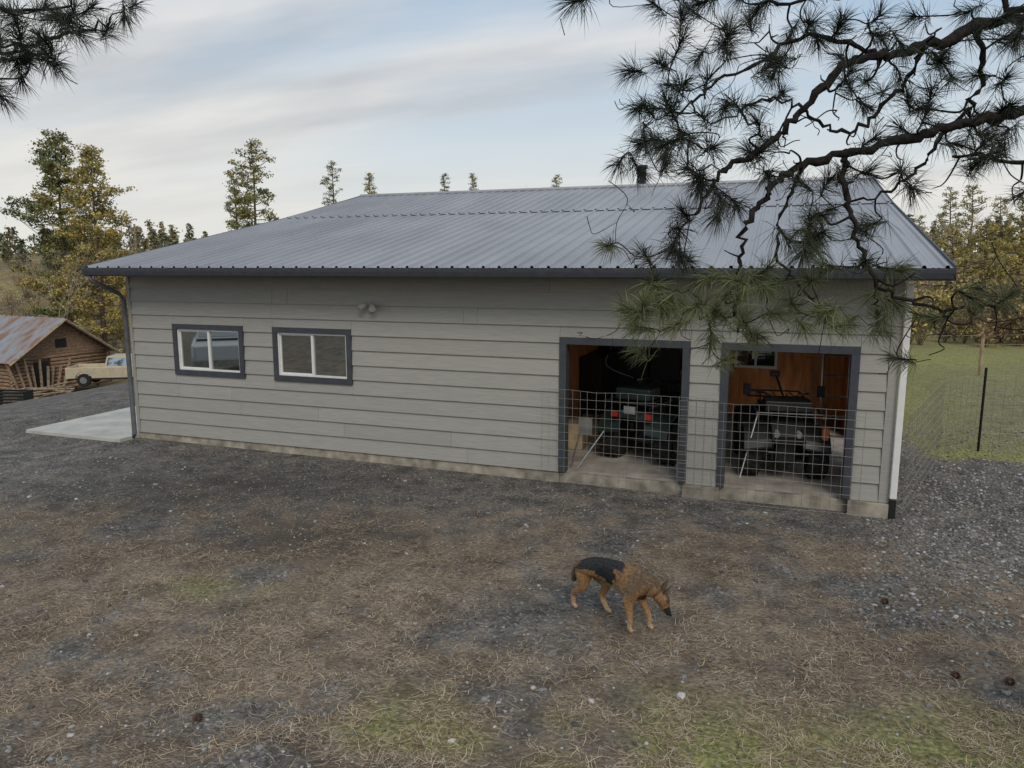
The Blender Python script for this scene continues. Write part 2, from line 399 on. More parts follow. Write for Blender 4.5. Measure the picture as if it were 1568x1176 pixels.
for x in(RX0-.015,RX1): 
    for (y0,z0,y1,z1) in((-.67,2.905,4.86,4.03),(4.86,4.03,8.2,4.82),(8.2,4.82,17,2.9)):
        b.add([(x,y0,z0-.13),(x+.02,y0,z0-.13),(x+.02,y0,z0+.03),(x,y0,z0+.03),(x,y1,z1-.13),(x+.02,y1,z1-.13),(x+.02,y1,z1+.03),(x,y1,z1+.03)],[(0,1,2,3),(4,7,6,5),(0,4,5,1),(1,5,6,2),(2,6,7,3),(3,7,4,0)])
b.out('rake_trim',M['char'],W)
b=B()
for x in (0,L-.1):
    b.add([(x,0,H),(x,8.2,4.75),(x,DEP,H+.05),(x+.1,0,H),(x+.1,8.2,4.75),(x+.1,DEP,H+.05)],[(0,1,2),(3,5,4),(0,3,4,1),(1,4,5,2)])
b.out('gable_walls',M['white'],W)
bbox('soffit',RX0,RX1-.02,-.585,0.0,2.80,2.815,M['soffit'],W)
b=B(); g=[(-.735,2.893),(-.728,2.85),(-.708,2.79),(-.66,2.768),(-.59,2.775),(-.59,2.90)]
n_=len(g); V=[(RX0,y,z) for y,z in g]+[(RX1,y,z) for y,z in g]
b.add(V,[tuple(range(n_)),tuple(range(2*n_-1,n_-1,-1))]+[(i,(i+1)%n_,(i+1)%n_+n_,i+n_) for i in range(n_-1)])
b.out('gutter',M['char'],W)
b=B(); b.tube([(-.12,-.66,2.80),(-.115,-.64,2.70),(-.08,-.45,2.60),(-.045,-.16,2.46),(-.04,-.08,2.36),(-.04,-.08,1.2),(-.04,-.08,-.02),(-.05,-.13,-.10)],.04,8)
b.out('downspout',M['soffit'],W,smooth=True)
b=B(); b.box(L+.03,L+.11,-.10,-.02,.07,2.72); b.out('downspout_right',M['white'],W,bevel=.01)
b=B(); b.box(L+.03,L+.11,-.10,-.02,-.2,.068); b.out('downspout_boot',M['dark'],W,bevel=.01)
b=B(); b.tube([(7.38,8.9,4.5),(7.38,8.9,5.32)],.085,14); b.tube([(7.38,8.9,5.33),(7.38,8.9,5.40)],.12,14); b.out('stovepipe',M['steel'],W)
for i,(x,z) in enumerate(((4.84,2.33),(10.89,2.42))):
    b=B(); b.lathe([(-.06,.05),(-.032,.055)],x,0,z,16)
    for sx in(-1,1):
        b.tube([(x,-.06,z+.01),(x+sx*.05,-.10,z+.02)],.014,6)
        b.tube([(x+sx*.04,-.09,z+.03),(x+sx*.07,-.12,z+.01),(x+sx*.12,-.20,z-.04)],[.022,.04,.05],12)
    b.box(x-.02,x+.02,-.10,-.06,z-.08,z-.03)
    b.out('flood_light_%d'%i,mat('lamp_housing%d'%i,(.34,.33,.30),.5),W)
b=B(); b.box(-2.3,-.03,-.42,13,-.35,-.055); b.out('concrete_pad',M['pad'],None,bevel=.01)

# ---------- wire fences
def panel(b,p0,p1,z0,z1,sp=.11,vs=.13,r=.0028,jit=0):
    p0=Vector(p0);p1=Vector(p1); d=(p1-p0); n=max(1,int(d.length/sp))
    for i in range(n+1):
        q=p0+d*(i/n); b.tube([(q.x,q.y,z0),(q.x+random.gauss(0,jit),q.y,z1)],r,4)
    m=int((z1-z0)/vs)
    for j in range(m+1):
        z=z0+(z1-z0)*j/m; K=6
        b.tube([(*(p0+d*(k/K)).xy,z+random.gauss(0,jit)) for k in range(K+1)],r,4)
b=B(); panel(b,(7.62,-.16,0),(9.98,-.2,0),-.12,1.22,.11,.12,.0026,.006); panel(b,(9.55,-.24,0),(11.78,-.18,0),-.15,1.18,.11,.12,.0026,.006)
b.out('wire_panel_fence',M['wire'])
b=B(); pts=[(12.3,.05),(13.3,3.4),(14.05,4.25),(16.8,4.5),(22,5)]
for p,q in zip(pts[:-1],pts[1:]): panel(b,(*p,0),(*q,0),-.15,1.12,.15,.13,.0026,.003)
b.out('wire_panel_fence',M['wire'])
for p in pts[2:]:
    b=B(); b.box(p[0]-.02,p[0]+.02,p[1]-.005,p[1]+.005,-.4,1.25); b.box(p[0]-.004,p[0]+.004,p[1]-.035,p[1]-.006,-.4,1.25); b.out('fence_post',M['dark'])
b=B()
for X in range(9):
    x,y=yard(11+X*2.6,21+X*.3); z=hgt(x,y); b.tube([(x,y,z-.3),(x,y,z+1.2)],.05,6)
for k in range(4):
    b.tube([(*yard(11+X*2.6,21+X*.3),-.17+.3+k*.28) for X in range(9)],.006,4)
b.out('field_fence',M['wood'])

# ---------- ATVs
def atv(name,x,y,rz,body,box=False):
    E=empty(name,(x,y,-.005),rz)
    b=B()
    for sx in(-.62,.60):
        for sy in(-1,1):
            cy=sy*.44; w=.13
            b.lathe([(-w*.8,.15),(-w,.19),(-w,.27),(-w*.75,.30),(w*.75,.30),(w,.27),(w,.19),(w*.8,.15)],sx,cy,.31,24)
            for k in range(18):
                t=k*math.pi/9
                for s2 in(-1,1):
                    mt=Matrix.Translation((sx,cy+s2*.06,.31))@Matrix.Rotation(t+.1*s2,4,'Y')@Matrix.Translation((.305,0,0)); b.box(-.012,.012,-.045,.045,-.022,.022,mt=mt)
    b.out('tires',M['black'],E)
    b=B()
    for sx in(-.62,.60):
        for sy in(-1,1):
            b.lathe([(-.06,.14),(-.02,.05),(.02,.05),(.06,.14)],sx,sy*.50,.31,14)
    b.out('rims',M['rim'],E)
    b=B()
    for sy in(-1,1):
        for cx,r in((.62,.40),(-.62,.42)):
            P=[];n=9
            for k in range(n+1):
                t=math.radians(15+150*k/n); P.append((cx+r*math.cos(t),.36+r*math.sin(t)*.95))
            V=[];
            for (px,pz) in P: V+=[(px,sy*.20,pz+.05),(px,sy*.56,pz-.0),(px,sy*.565,pz-.03),(px,sy*.20,pz+.02)]
            Fc=[]
            for k in range(n):
                for q in range(4): Fc.append((k*4+q,k*4+(q+1)%4,(k+1)*4+(q+1)%4,(k+1)*4+q))
            Fc+=[(0,1,2,3),(n*4+3,n*4+2,n*4+1,n*4)]
            b.add(V,Fc)
    b.prism([(.98,.55),(1.02,.66),(.85,.82),(.45,.92),(.25,.86),(.30,.60)],-.21,.21)
    b.prism([(-.25,.62),(-.25,.74),(-.95,.82),(-1.0,.70),(-.6,.6)],-.22,.22)
    b.out('bodywork',body,E,bevel=.015)
    b=B(); b.prism([(.22,.78),(.18,.87),(-.15,.80),(-.55,.86),(-.62,.80),(-.3,.66)],-.15,.15); b.out('seat',M['dark'],E,bevel=.03)
    b=B(); b.box(-.5,.5,-.17,.17,.22,.62); b.box(.35,.9,-.12,.12,.25,.55)
    for sy in(-1,1): b.box(-.35,.32,sy*.3-.1,sy*.3+.1,.26,.30)
    b.out('engine_and_footwells',M['dark'],E,bevel=.02)
    b=B()
    b.tube([(.40,0,.85),(.30,0,1.05)],.03,8); b.tube([(.18,-.40,1.12),(.26,-.25,1.13),(.31,-.1,1.06),(.31,.1,1.06),(.26,.25,1.13),(.18,.40,1.12)],.014,8)
    for z0,xa,xb in((.97,.42,1.02),(.95,-1.08,-.5)):
        for yy in np.linspace(-.40,.40,7): b.tube([(xa,yy,z0),(xb,yy,z0)],.009,6)
        b.tube([(xa,-.42,z0),(xb,-.42,z0),(xb,.42,z0),(xa,.42,z0),(xa,-.42,z0)],.013,6)
        for yy in(-.2,.2): b.tube([((xa+xb)/2,yy,z0),((xa+xb)/2,yy*.9,.7)],.012,6)
    for yy in(-.2,.2): b.tube([(.9,yy,.32),(1.1,yy,.36),(1.14,yy,.62),(.98,yy,.80)],.016,8)
    for z0 in(.45,.62): b.tube([(1.12,-.26,z0),(1.12,.26,z0)],.013,8)
    for sx in(.6,-.62): b.tube([(sx,-.44,.31),(sx,.44,.31)],.022,8)
    for sy in(-1,1): b.tube([(.55,sy*.3,.32),(.45,sy*.2,.75)],.028,8)
    b.out('racks_and_handlebar',M['steel'],E)
    b=B()
    for sy in(-1,1): b.tube([(.94,sy*.14,.70),(1.03,sy*.15,.68)],[.035,.045],12); b.tube([(.2,sy*.36,1.12),(.17,sy*.46,1.10)],.02,8)
    b.out('headlights',M['lamp'],E)
    if box:
        b=B(); b.box(-1.0,-.60,-.28,.28,.98,1.16); b.out('cargo_box',M['green'],E,bevel=.03)
        b=B(); b.box(-1.115,-1.10,-.10,.08,.80,.91); b.out('plate',M['lamp'],E)
        b=B(); 
        for sy in(-1,1): b.box(-1.04,-.99,sy*.27-.05,sy*.27+.05,.72,.80)
        b.out('tail_lights',M['red'],E)
    else:
        b=B(); 
        for sy in(-1,1): b.box(.30,.36,sy*.50-.05,sy*.50+.05,1.10,1.26)
        b.box(.55,.95,-.3,.3,.985,1.12); b.tube([(.3,0,1.1),(.35,-.12,1.42)],.02,6); b.box(.33,.37,-.2,-.06,1.38,1.46)
        b.out('mirrors_and_bag',M['dark'],E,bevel=.02)
        b=B(); b.box(.9,1.0,.44,.52,.62,.78); b.box(.5,.6,.50,.56,.82,.88); b.out('orange_markers',M['orange'],E,bevel=.01)
    return E
atv('atv',10.80,1.45,-math.pi/2+.12,M['dark'])
atv('atv',9.0,1.65,math.pi/2-.25,M['green'],True)
b=B(); b.tube([(7.95,.25,0),(8.12,.35,.75)],.015,6); b.tube([(8.05,.22,0),(8.4,.4,.55)],.012,6); b.box(8.05,8.25,.28,.33,.5,.75); b.out('hand_tools',M['chrome'])
b=B(); b.tube([(10.32,.5,0),(10.52,.45,.95)],.008,6); b.out('white_pole',M['white'])

# ---------- dog
def make_dog(x,y,z,rz):
    def grow(P,E,Rr):
        me=bpy.data.meshes.new('skel'); me.from_pydata(P,E,[]); o=bpy.data.objects.new('skel',me); S.collection.objects.link(o)
        md=o.modifiers.new('s','SKIN'); md.use_smooth_shade=True
        for i,r in enumerate(Rr): me.skin_vertices[0].data[i].radius=r
        me.skin_vertices[0].data[0].use_root=True
        sb=o.modifiers.new('ss','SUBSURF'); sb.levels=2
        dg=bpy.context.evaluated_depsgraph_get(); em=bpy.data.meshes.new_from_object(o.evaluated_get(dg)); bpy.data.objects.remove(o)
        return [v.co.copy() for v in em.vertices],[v.normal.copy() for v in em.vertices],[tuple(p.vertices) for p in em.polygons],[p.area for p in em.polygons]
    P=[];Rr=[];E=[]
    def n(p,r,par=None):
        P.append(p);Rr.append(r)
        if par is not None: E.append((par,len(P)-1))
        return len(P)-1
    hip=n((-.31,0,.445),(.088,.09)); loin=n((-.17,0,.455),(.086,.094)) ; E.append((0,1))
    mid=n((-.02,0,.445),(.102,.120),loin); chest=n((.13,0,.422),(.110,.150),mid)
    sh=n((.24,.01,.445),(.096,.125),chest); nk=n((.315,.04,.425),(.078,.092),sh); n((.365,.085,.355),(.066,.074),nk)
    t1=n((-.395,0,.435),(.035,.035),hip); t2=n((-.45,-.0,.37),(.03,.03),t1); t3=n((-.475,.0,.29),(.03,.03),t2); n((-.495,.0,.22),(.012,.012),t3)
    a=n((-.34,-.065,.37),(.066,.085),hip); k=n((-.29,-.085,.265),(.046,.055),a); h=n((-.435,-.08,.15),(.024,.030),k); f=n((-.43,-.08,.045),(.020,.022),h); n((-.385,-.08,.018),(.025,.016),f)
    a=n((-.29,.065,.37),(.066,.085),hip); k=n((-.17,.085,.265),(.046,.055),a); h=n((-.235,.08,.135),(.024,.030),k); f=n((-.16,.07,.04),(.020,.022),h); n((-.11,.07,.018),(.025,.016),f)
    for sy,fx in((-1,.21),(1,.29)):
        a=n((.21,sy*.07,.34),(.050,.066),sh); e=n((.185 if sy<0 else .205,sy*.085,.255),(.038,.046),a); w=n((fx,sy*.085,.12),(.025,.027),e); f=n((fx-.005,sy*.088,.04),(.021,.022),w); n((fx+.035,sy*.09,.018),(.026,.017),f)
    V,Nn,Fc,Ar=grow(P,E,Rr)
    hb=Vector((.365,.085,.355)); hf=Vector((.36,.40,-.80)).normalized(); hs=Vector((-.75,.66,0)).normalized(); hu=hs.cross(hf)*-1
    if hu.dot(Vector((1,0,1)))<0: hu=-hu
    Hh=lambda f,u,s=0: hb+hf*f+hu*u+hs*s
    P=[];Rr=[];E=[]
    c=[n(tuple(Hh(-.015,.0)),(.064,.070)),]
    for f,u,r in((.045,.008,(.074,.070)),(.095,.004,(.062,.060)),(.13,-.012,(.040,.043)),(.17,-.018,(.034,.035)),(.205,-.020,(.030,.030)),(.222,-.018,(.018,.018))):
        c.append(n(tuple(Hh(f,u)),r,c[-1]))
    V2,N2,F2,A2=grow(P,E,Rr); nb0=len(V); V+=V2;Nn+=N2;Fc+=[tuple(i+nb0 for i in q) for q in F2]; Ar+=A2
    tan=np.array((.33,.19,.095)); blk=np.array((.022,.022,.023)); cream=np.array((.48,.34,.21)); sable=np.array((.13,.09,.058))
    def colr(p,nn,head):
        q=.05*noise.noise(p*14)
        if head:
            d=p-hb; f=d.dot(hf); u=d.dot(hu)
            if f>.135: return blk*1.2 if u>-.04 else sable
            if u+q*.5>.035: return sable*.9
            return tan*.95
        if p.z<.27:
            if p.x<-.45 and p.z>.19: return sable
            t=sst(.0,.2,p.z); return cream*(1-t)+tan*t
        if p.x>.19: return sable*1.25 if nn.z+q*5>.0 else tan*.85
        if p.x<-.37: return sable*1.1 if (p.x<-.42) else tan*.8
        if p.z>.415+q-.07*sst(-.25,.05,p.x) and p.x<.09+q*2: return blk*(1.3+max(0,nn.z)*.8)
        if p.z<.37 and p.x>-.2: return cream*.7
        return tan*.85
    C=[colr(p,nn,i>=nb0) for i,(p,nn) in enumerate(zip(V,Nn))]
    nv=len(V); nf_=len(Ar)
    for sy in(-1,1):
        bc=Hh(.015,.048,sy*.045); up=(hu*.9-hf*.35+hs*sy*.22).normalized(); o_=len(V)
        ft=hf*.9+hs*sy*.3; ft=(ft-up*ft.dot(up)).normalized(); lt=up.cross(ft)
        pts=[bc-lt*.034,bc+lt*.034,bc+up*.098,bc-ft*.022,bc+up*.05-lt*.026+ft*.004,bc+up*.05+lt*.026+ft*.004,bc+up*.05-ft*.014,bc+up*.03+ft*-.004]
        V+=pts; Fc+=[(o_,o_+7,o_+4),(o_+7,o_+1,o_+5),(o_+4,o_+7,o_+5),(o_+4,o_+5,o_+2),(o_,o_+4,o_+6,o_+3),(o_+1,o_+3,o_+6,o_+5),(o_+4,o_+2,o_+6),(o_+5,o_+6,o_+2)]
        C+=[sable*.8]*3+[sable*.7]*4+[tan*.6]; Nn+=[up]*8
    fa=random.choices(range(nf_),weights=Ar,k=34000)
    for j in fa:
        q=Fc[j]; ws=[random.random() for _ in q]; sw=sum(ws); p=Vector((0,0,0)); nn=Vector((0,0,0))
        for i_,w in zip(q,ws): p+=V[i_]*(w/sw); nn+=Nn[i_]*(w/sw)
        hd=q[0]>=nb0
        if p.z<.03 or (hd and (p-hb).dot(hf)>.12): continue
        leg=p.z<.28 and p.x>-.46
        L_=.007 if (hd or leg) else .017
        if p.x<-.42 and p.z>.2: L_=.026
        dirn=-hf if hd else (Vector((0,0,-1)) if leg else Vector((-.85,0,-.4)))
        d=(dirn+nn*.28+Vector((random.gauss(0,.16),random.gauss(0,.16),random.gauss(0,.16)))).normalized()
        if d.dot(nn)<.1: d=(d+nn*(.25-d.dot(nn))).normalized()
        s=nn.cross(d); s=s.normalized()*.0016 if s.length>.01 else Vector((0,.0015,0))
        k=len(V); V+=[p-s,p+s,p+d*L_]; Fc.append((k,k+1,k+2)); C+=[C[q[0]]*random.uniform(.6,1.45)]*3
    ob=mesh('dog',V,Fc,M['fur'],None,C,True); ob.location=(x,y,z); ob.rotation_euler=(0,0,rz)
    bm=bmesh.new()
    for p,r in((Hh(.228,-.014),.015),(Hh(.088,.034,.038),.010),(Hh(.088,.034,-.038),.010)):
        bmesh.ops.create_icosphere(bm,subdivisions=2,radius=r,matrix=Matrix.Translation(p))
    m2=bpy.data.meshes.new('nose_and_eyes'); bm.to_mesh(m2); bm.free(); m2.materials.append(M['dark']); link(bpy.data.objects.new('nose_and_eyes',m2),ob)
dx,dy=yard(.92,6.12)
make_dog(dx,dy,hgt(dx,dy),math.radians(-26))

# ---------- trees
def leafcloud(centers,sizes,cols,nper,ls):
    centers=np.array(centers); n=len(centers)
    c=np.repeat(centers,nper,0)+rng.normal(0,1,(n*nper,3))*np.repeat(np.array(sizes),nper)[:,None]*np.array((1,1,.6))
    a=rng.normal(0,1,(n*nper,3)); a/=np.linalg.norm(a,axis=1)[:,None]; b_=rng.normal(0,1,(n*nper,3)); b_=np.cross(a,b_); b_/=np.linalg.norm(b_,axis=1)[:,None]
    s=ls*rng.uniform(.6,1.5,(n*nper,1))
    V=np.stack([c-a*s*.9-b_*s*.35,c+a*s*.9-b_*s*.25,c+b_*s*.7],1).reshape(-1,3)
    Cc=np.repeat(np.array(cols),nper,0)*rng.uniform(.6,1.35,(n*nper,1)); Cc=np.repeat(Cc,3,0)
    F=np.arange(len(V)).reshape(-1,3); return V,F,Cc
def conifer(name,rx,F,u,half,yel=.3,start=.12,dens=1.0):
    X=rx*F; x,y=yard(X,F); z0=hgt(x,y)-.2; top=EZ+u*F; Ht=top-z0; R=half*F
    E=empty(name,(x,y,z0))
    b=B(); tr=Ht*.010+.05
    P=[(math.sin(k*1.3)*.08,math.cos(k*1.7)*.08,Ht*k/8) for k in range(9)]
    b.tube(P,[tr*(1-k/8.4)+.01 for k in range(9)],8)
    cs=[];sz=[];cl=[]; nb=int(Ht*6.0*dens); ph=random.random()*6; sc=max(.55,R/3)
    for i in range(nb):
        t=start+(1-start)*((i+.5)/nb)**.9; zz=Ht*t
        prof=(1-t)**.55*1.2*min(1,.5+(t-start)*3.0)+.04
        az=i*2.4+ph+random.gauss(0,.5); rr=R*prof*random.uniform(.45,1.2)*(1+.28*math.sin(az*2+zz*.8))
        dz=rr*random.uniform(.0,.45)
        q=Vector((math.cos(az)*rr,math.sin(az)*rr,zz+dz)); mid=Vector((math.cos(az)*rr*.5,math.sin(az)*rr*.5,zz-.03*rr))
        b.tube([(0,0,zz-.1),mid,q],[.05*(1-t)+.02,.03,.012],4)
        m=max(2,int(rr/(.40*sc)))
        yb=yel+random.gauss(0,.16)+(.2 if t<.45 else 0)
        for k in range(m):
            f=.35+.65*(k+.8)/m; p=Vector((0,0,zz)).lerp(q,f)+Vector((random.gauss(0,.15),random.gauss(0,.15),random.gauss(0,.12)+.08))*sc
            cs.append(p); sz.append(.22*sc*(1.15-.3*f)); w=min(1,max(0,yb+random.gauss(0,.1)))
            cl.append(np.array((.11,.14,.06))*(1-w)+np.array((.44,.34,.11))*w)
    b.out('trunk_and_limbs',M['bark'],E,smooth=True)
    V,Fc,C=leafcloud(cs,sz,cl,36,.10*sc); mesh('foliage',V,Fc,M['leaf'],E,C)
conifer('pine_tree',-.596,76,.167,.058,.25,.2)
conifer('pine_tree',-.552,72,.152,.054,.68,.16)
conifer('pine_tree',-.3395,58,.157,.048,.38,.1)
conifer('pine_tree',-.365,60,.115,.03,.4,.1)
conifer('pine_tree',-.2357,70,.134,.024,.25,.1)
conifer('pine_tree',-.1875,66,.1207,.026,.6,.1)
conifer('pine_tree',-.089,75,.119,.014,.1,.1)
conifer('pine_tree',-.0514,78,.119,.017,.3,.1)
conifer('pine_tree',.0582,70,.117,.019,.6,.1)
for (rx,F,u,hf,yl) in ((.578,52,.100,.028,.5),(.607,46,.104,.036,.55),(.645,55,.088,.032,.7),(.678,44,.092,.036,.55),(.71,50,.08,.034,.65),(.54,60,.065,.028,.45),(.75,44,.11,.03,.4),(.585,38,.05,.045,.8),(.63,36,.055,.045,.7),(.69,35,.045,.05,.85)):
    conifer('pine_tree',rx,F,u,hf,yl,.05)
# pines out to the left behind the viewer (seen only as reflections in the windows)
for X,F in ((-26,-6.5),(-22,-10),(-31,-2),(-18,-14),(-36,-7)):
    conifer('pine_tree',X/F,F,10/F,2.4/F,.3,.15,.5)
cs=[];sz=[];cl=[]; b=B()
for i in range(150):
    side=random.random(); F=random.uniform(120,215); rx=random.uniform(-.95,-.40) if side<.6 else random.uniform(.45,1.0)
    if side>.92: rx=random.uniform(-.4,.45)
    X=rx*F; x,y=yard(X,F); z=hgt(x,y); Ht=random.uniform(3.5,8.5); w=min(1,max(0,random.gauss(.35,.25)))
    base=np.array((.10,.12,.075))*(1-w)+np.array((.34,.27,.13))*w
    for k in range(9):
        t=.15+.85*k/9; r=Ht*.2*(1-t)
        for q in range(3):
            a=random.uniform(0,6.28); cs.append((x+math.cos(a)*r,y+math.sin(a)*r,z+Ht*t)); sz.append(Ht*.035+r*.25); cl.append(base*random.uniform(.7,1.3))
    b.tube([(x,y,z-.5),(x,y,z+Ht*.95)],[.2,.03],5)
E=empty('distant_trees'); V,Fc,C=leafcloud(cs,sz,cl,10,.36); mesh('foliage',V,Fc,M['leaf'],E,C); b.out('trunks',M['bark'],E)
cs=[];sz=[];cl=[]; b=B()
def shrub(x,y,s,c):
    z=hgt(x,y)
    for k in range(12):
        a=random.uniform(0,6.28); r=s*random.uniform(.1,.55); hh=s*random.uniform(.6,1.1)
        p1=(x+math.cos(a)*r*.5,y+math.sin(a)*r*.5,z+hh*.5); p2=(x+math.cos(a)*r+random.gauss(0,.1),y+math.sin(a)*r,z+hh)
        b.tube([(x,y,z-.1),p1,p2],[.02*s*.5,.012*s*.5,.004],3,)
        cs.append(p2); sz.append(s*.16); cl.append(c*random.uniform(.6,1.3)); cs.append(p1); sz.append(s*.2); cl.append(c*random.uniform(.5,1.1))
for i in range(330):
    F=random.uniform(64,125); X=random.uniform(-.85,-.36)*F; x,y=yard(X,F)
    shrub(x,y,random.uniform(1.0,3.2),np.array(random.choice(((.27,.20,.13),(.36,.27,.15),(.20,.16,.10),(.42,.32,.12)))))
for i in range(230):
    F=random.uniform(29,66); X=random.uniform(.50,.85)*F; x,y=yard(X,F)
    shrub(x,y,random.uniform(.7,2.4)*(.5+F/60),np.array(random.choice(((.30,.22,.14),(.38,.28,.15),(.2,.16,.10),(.42,.34,.12)))))
E=empty('brush'); V,Fc,C=leafcloud(cs,sz,cl,12,.085); mesh('twigs',V,Fc,M['leaf'],E,C); b.out('stems',M['bark'],E)
bbm=mat('bare_bark',(.30,.26,.22),.9)
def baretree(name,rx,F,u):
    x,y=yard(rx*F,F); z=hgt(x,y); Ht=EZ+u*F-z; b=B()
    def rec(p,d,l,r,n):
        q=p+d*l; m=(p+q)/2+Vector((random.gauss(0,.05),random.gauss(0,.05),0))*l
        b.tube([p,m,q],[r,r*.85,r*.65],4)
        if n==0: return
        for k in range(3): rec(q,(d+Vector((random.gauss(0,.45),random.gauss(0,.45),random.uniform(0,.2)))).normalized(),l*random.uniform(.6,.85),r*.6,n-1)
    rec(Vector((x,y,z)),Vector((0,0,1)),Ht*.33,.07,5); b.out(name,bbm)
baretree('bare_tree',.035,60,.105); baretree('bare_tree',-.51,80,.045); baretree('bare_tree',-.62,66,.02); baretree('bare_tree',.56,40,.06)
x,y=yard(-.50*85,85); z=hgt(x,y); b=B(); tp=EZ+.056*85; b.tube([(x,y,z-.5),(x,y,tp)],[.16,.11],8); b.box(x-1.1,x+1.1,y-.06,y+.06,tp-.9,tp-.75)
for k in(-1,-.4,.4,1): b.tube([(x+k,y,tp-.75),(x+k,y,tp-.55)],.05,6)
b.out('utility_pole',M['wood'])

# ---------- foreground ponderosa boughs
CT,ST=math.cos(math.radians(9)),math.sin(math.radians(9))
def bp_(X,Vv,w=0):   # metres across / up the leaning bough plane, 3.2 m out in the yard
    k=(3.2+w)/3.2; D=3.2+w
    F=D*CT+Vv*k*ST; U=Vv*k*CT-D*ST
    x,y=yard(X*k,F); return Vector((x,y,EZ+U))
def smooth_path(P,n=6):
    out=[]
    for i in range(len(P)-1):
        p0=P[max(i-1,0)];p1=P[i];p2=P[i+1];p3=P[min(i+2,len(P)-1)]
        for k in range(n):
            t=k/n; out.append(.5*((2*p1)+(p2-p0)*t+(2*p0-5*p1+4*p2-p3)*t*t+(3*p1-p0-3*p2+p3)*t**3))
    out.append(P[-1]); return out
bkm=mat('bough_bark',(.020,.017,.015),.95,0,40,.5,.8,spec=.15)
def ponderosa(trX,trF,boughs,tufts,extra,bare,name,Ht=9):
    x,y=yard(trX,trF); z=hgt(x,y); E=empty(name,(0,0,0)); b=B(); base=Vector((x,y,z))
    b.tube([(x,y,z-.3),(x,y,z+.5),(x+.05,y,z+3),(x,y+.05,z+6),(x,y,z+Ht)],[.34,.27,.24,.18,.05],14)
    skel=[]
    for (pts,r0,r1) in boughs:
        P=[bp_(*p) for p in pts]
        if pts[0][0]*(1 if trX>0 else -1)>2.1: P=[Vector((x,y,P[0].z+.25))]+P
        Q=smooth_path(P); n=len(Q)
        Q=[q+Vector((random.gauss(0,.009),random.gauss(0,.009),random.gauss(0,.009))) for q in Q]
        b.tube(Q,[(r0+(r1-r0)*i/(n-1))*random.uniform(.8,1.25) for i in range(n)],7)
        skel+=[(q,(r0+(r1-r0)*i/(n-1))) for i,q in enumerate(Q) if (q-base).xy.length>.5]
    T=[(bp_(X,Vv,random.uniform(-.35,.4)),g) for X,Vv,g in tufts]
    for k in range(extra):
        t,g=random.choice(T[:len(tufts)]); T.append((t+Vector((random.gauss(0,.15),random.gauss(0,.15),random.gauss(0,.10))),g))
    nd=[]
    def dist(p): return min((p-s[0]).length for s in skel)
    T=sorted(T,key=lambda t:dist(t[0]))
    def twig(p,r):
        s=min(skel,key=lambda s:(p-s[0]).length+ (0.0 if s[0].z>p.z-.05 else .03)); a=s[0]; d=p-a; l=d.length
        off=Vector((random.gauss(0,.17),random.gauss(0,.17),random.gauss(0,.15)-.10))*l; o2=Vector((random.gauss(0,.12),random.gauss(0,.12),random.gauss(0,.12)))*l
        Q=smooth_path([a,a+d*.35+off,a+d*.72+off*.6+o2,p],4); n=len(Q); r0=min(s[1]*.8,.0048+.008*l)
        b.tube(Q,[r0+(r-r0)*i/(n-1) for i in range(n)],5)
        for i,q in enumerate(Q[2:]): skel.append((q,r0*.9))
        return (Q[-1]-Q[-3]).normalized(),Q
    for p,g in T:
        d,Q=twig(p,.0034); d=(d+Vector((0,0,.15))).normalized(); nd.append((p,d,g))
    for k in range(bare):
        s=random.choice(skel)[0]; p=s+Vector((random.gauss(0,.12),random.gauss(0,.12),random.gauss(-.02,.12))); twig(p,.002)
    b.out('trunk_and_boughs',bkm,E,smooth=True)
    Vs=[];Fs=[];Cs=[]
    for p,d,g in nd:
        K=random.randint(110,175); full=random.uniform(.75,1.1)
        for i in range(K):
            t=random.random()**1.5; o=p-d*t*.09
            v=Vector((random.gauss(0,1),random.gauss(0,1),random.gauss(0,1))).normalized()
            v=(v*random.uniform(.6,1.0)+d*(.85-.35*t)+Vector((0,0,-.10))).normalized(); Ln=random.uniform(.075,.14)*full
            s=v.cross(Vector((random.gauss(0,1),random.gauss(0,1),random.gauss(0,1)))).normalized()*.0011
            m=o+v*Ln*.55; e=o+v*Ln+Vector((0,0,-.012)); k=len(Vs)
            Vs+=[o-s,o+s,m+s,m-s,e]; Fs+=[(k,k+1,k+2,k+3),(k+3,k+2,k+4)]
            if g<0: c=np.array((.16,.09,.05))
            else: c=np.array((.026,.032,.020))*(1-g)+np.array((.20,.22,.09))*g  # lower tufts get a brighter green: light painted into the needle colour
            Cs+=[c*random.uniform(.6,1.4)]*5
    mesh('needles',Vs,Fs,M['needle'],E,Cs)
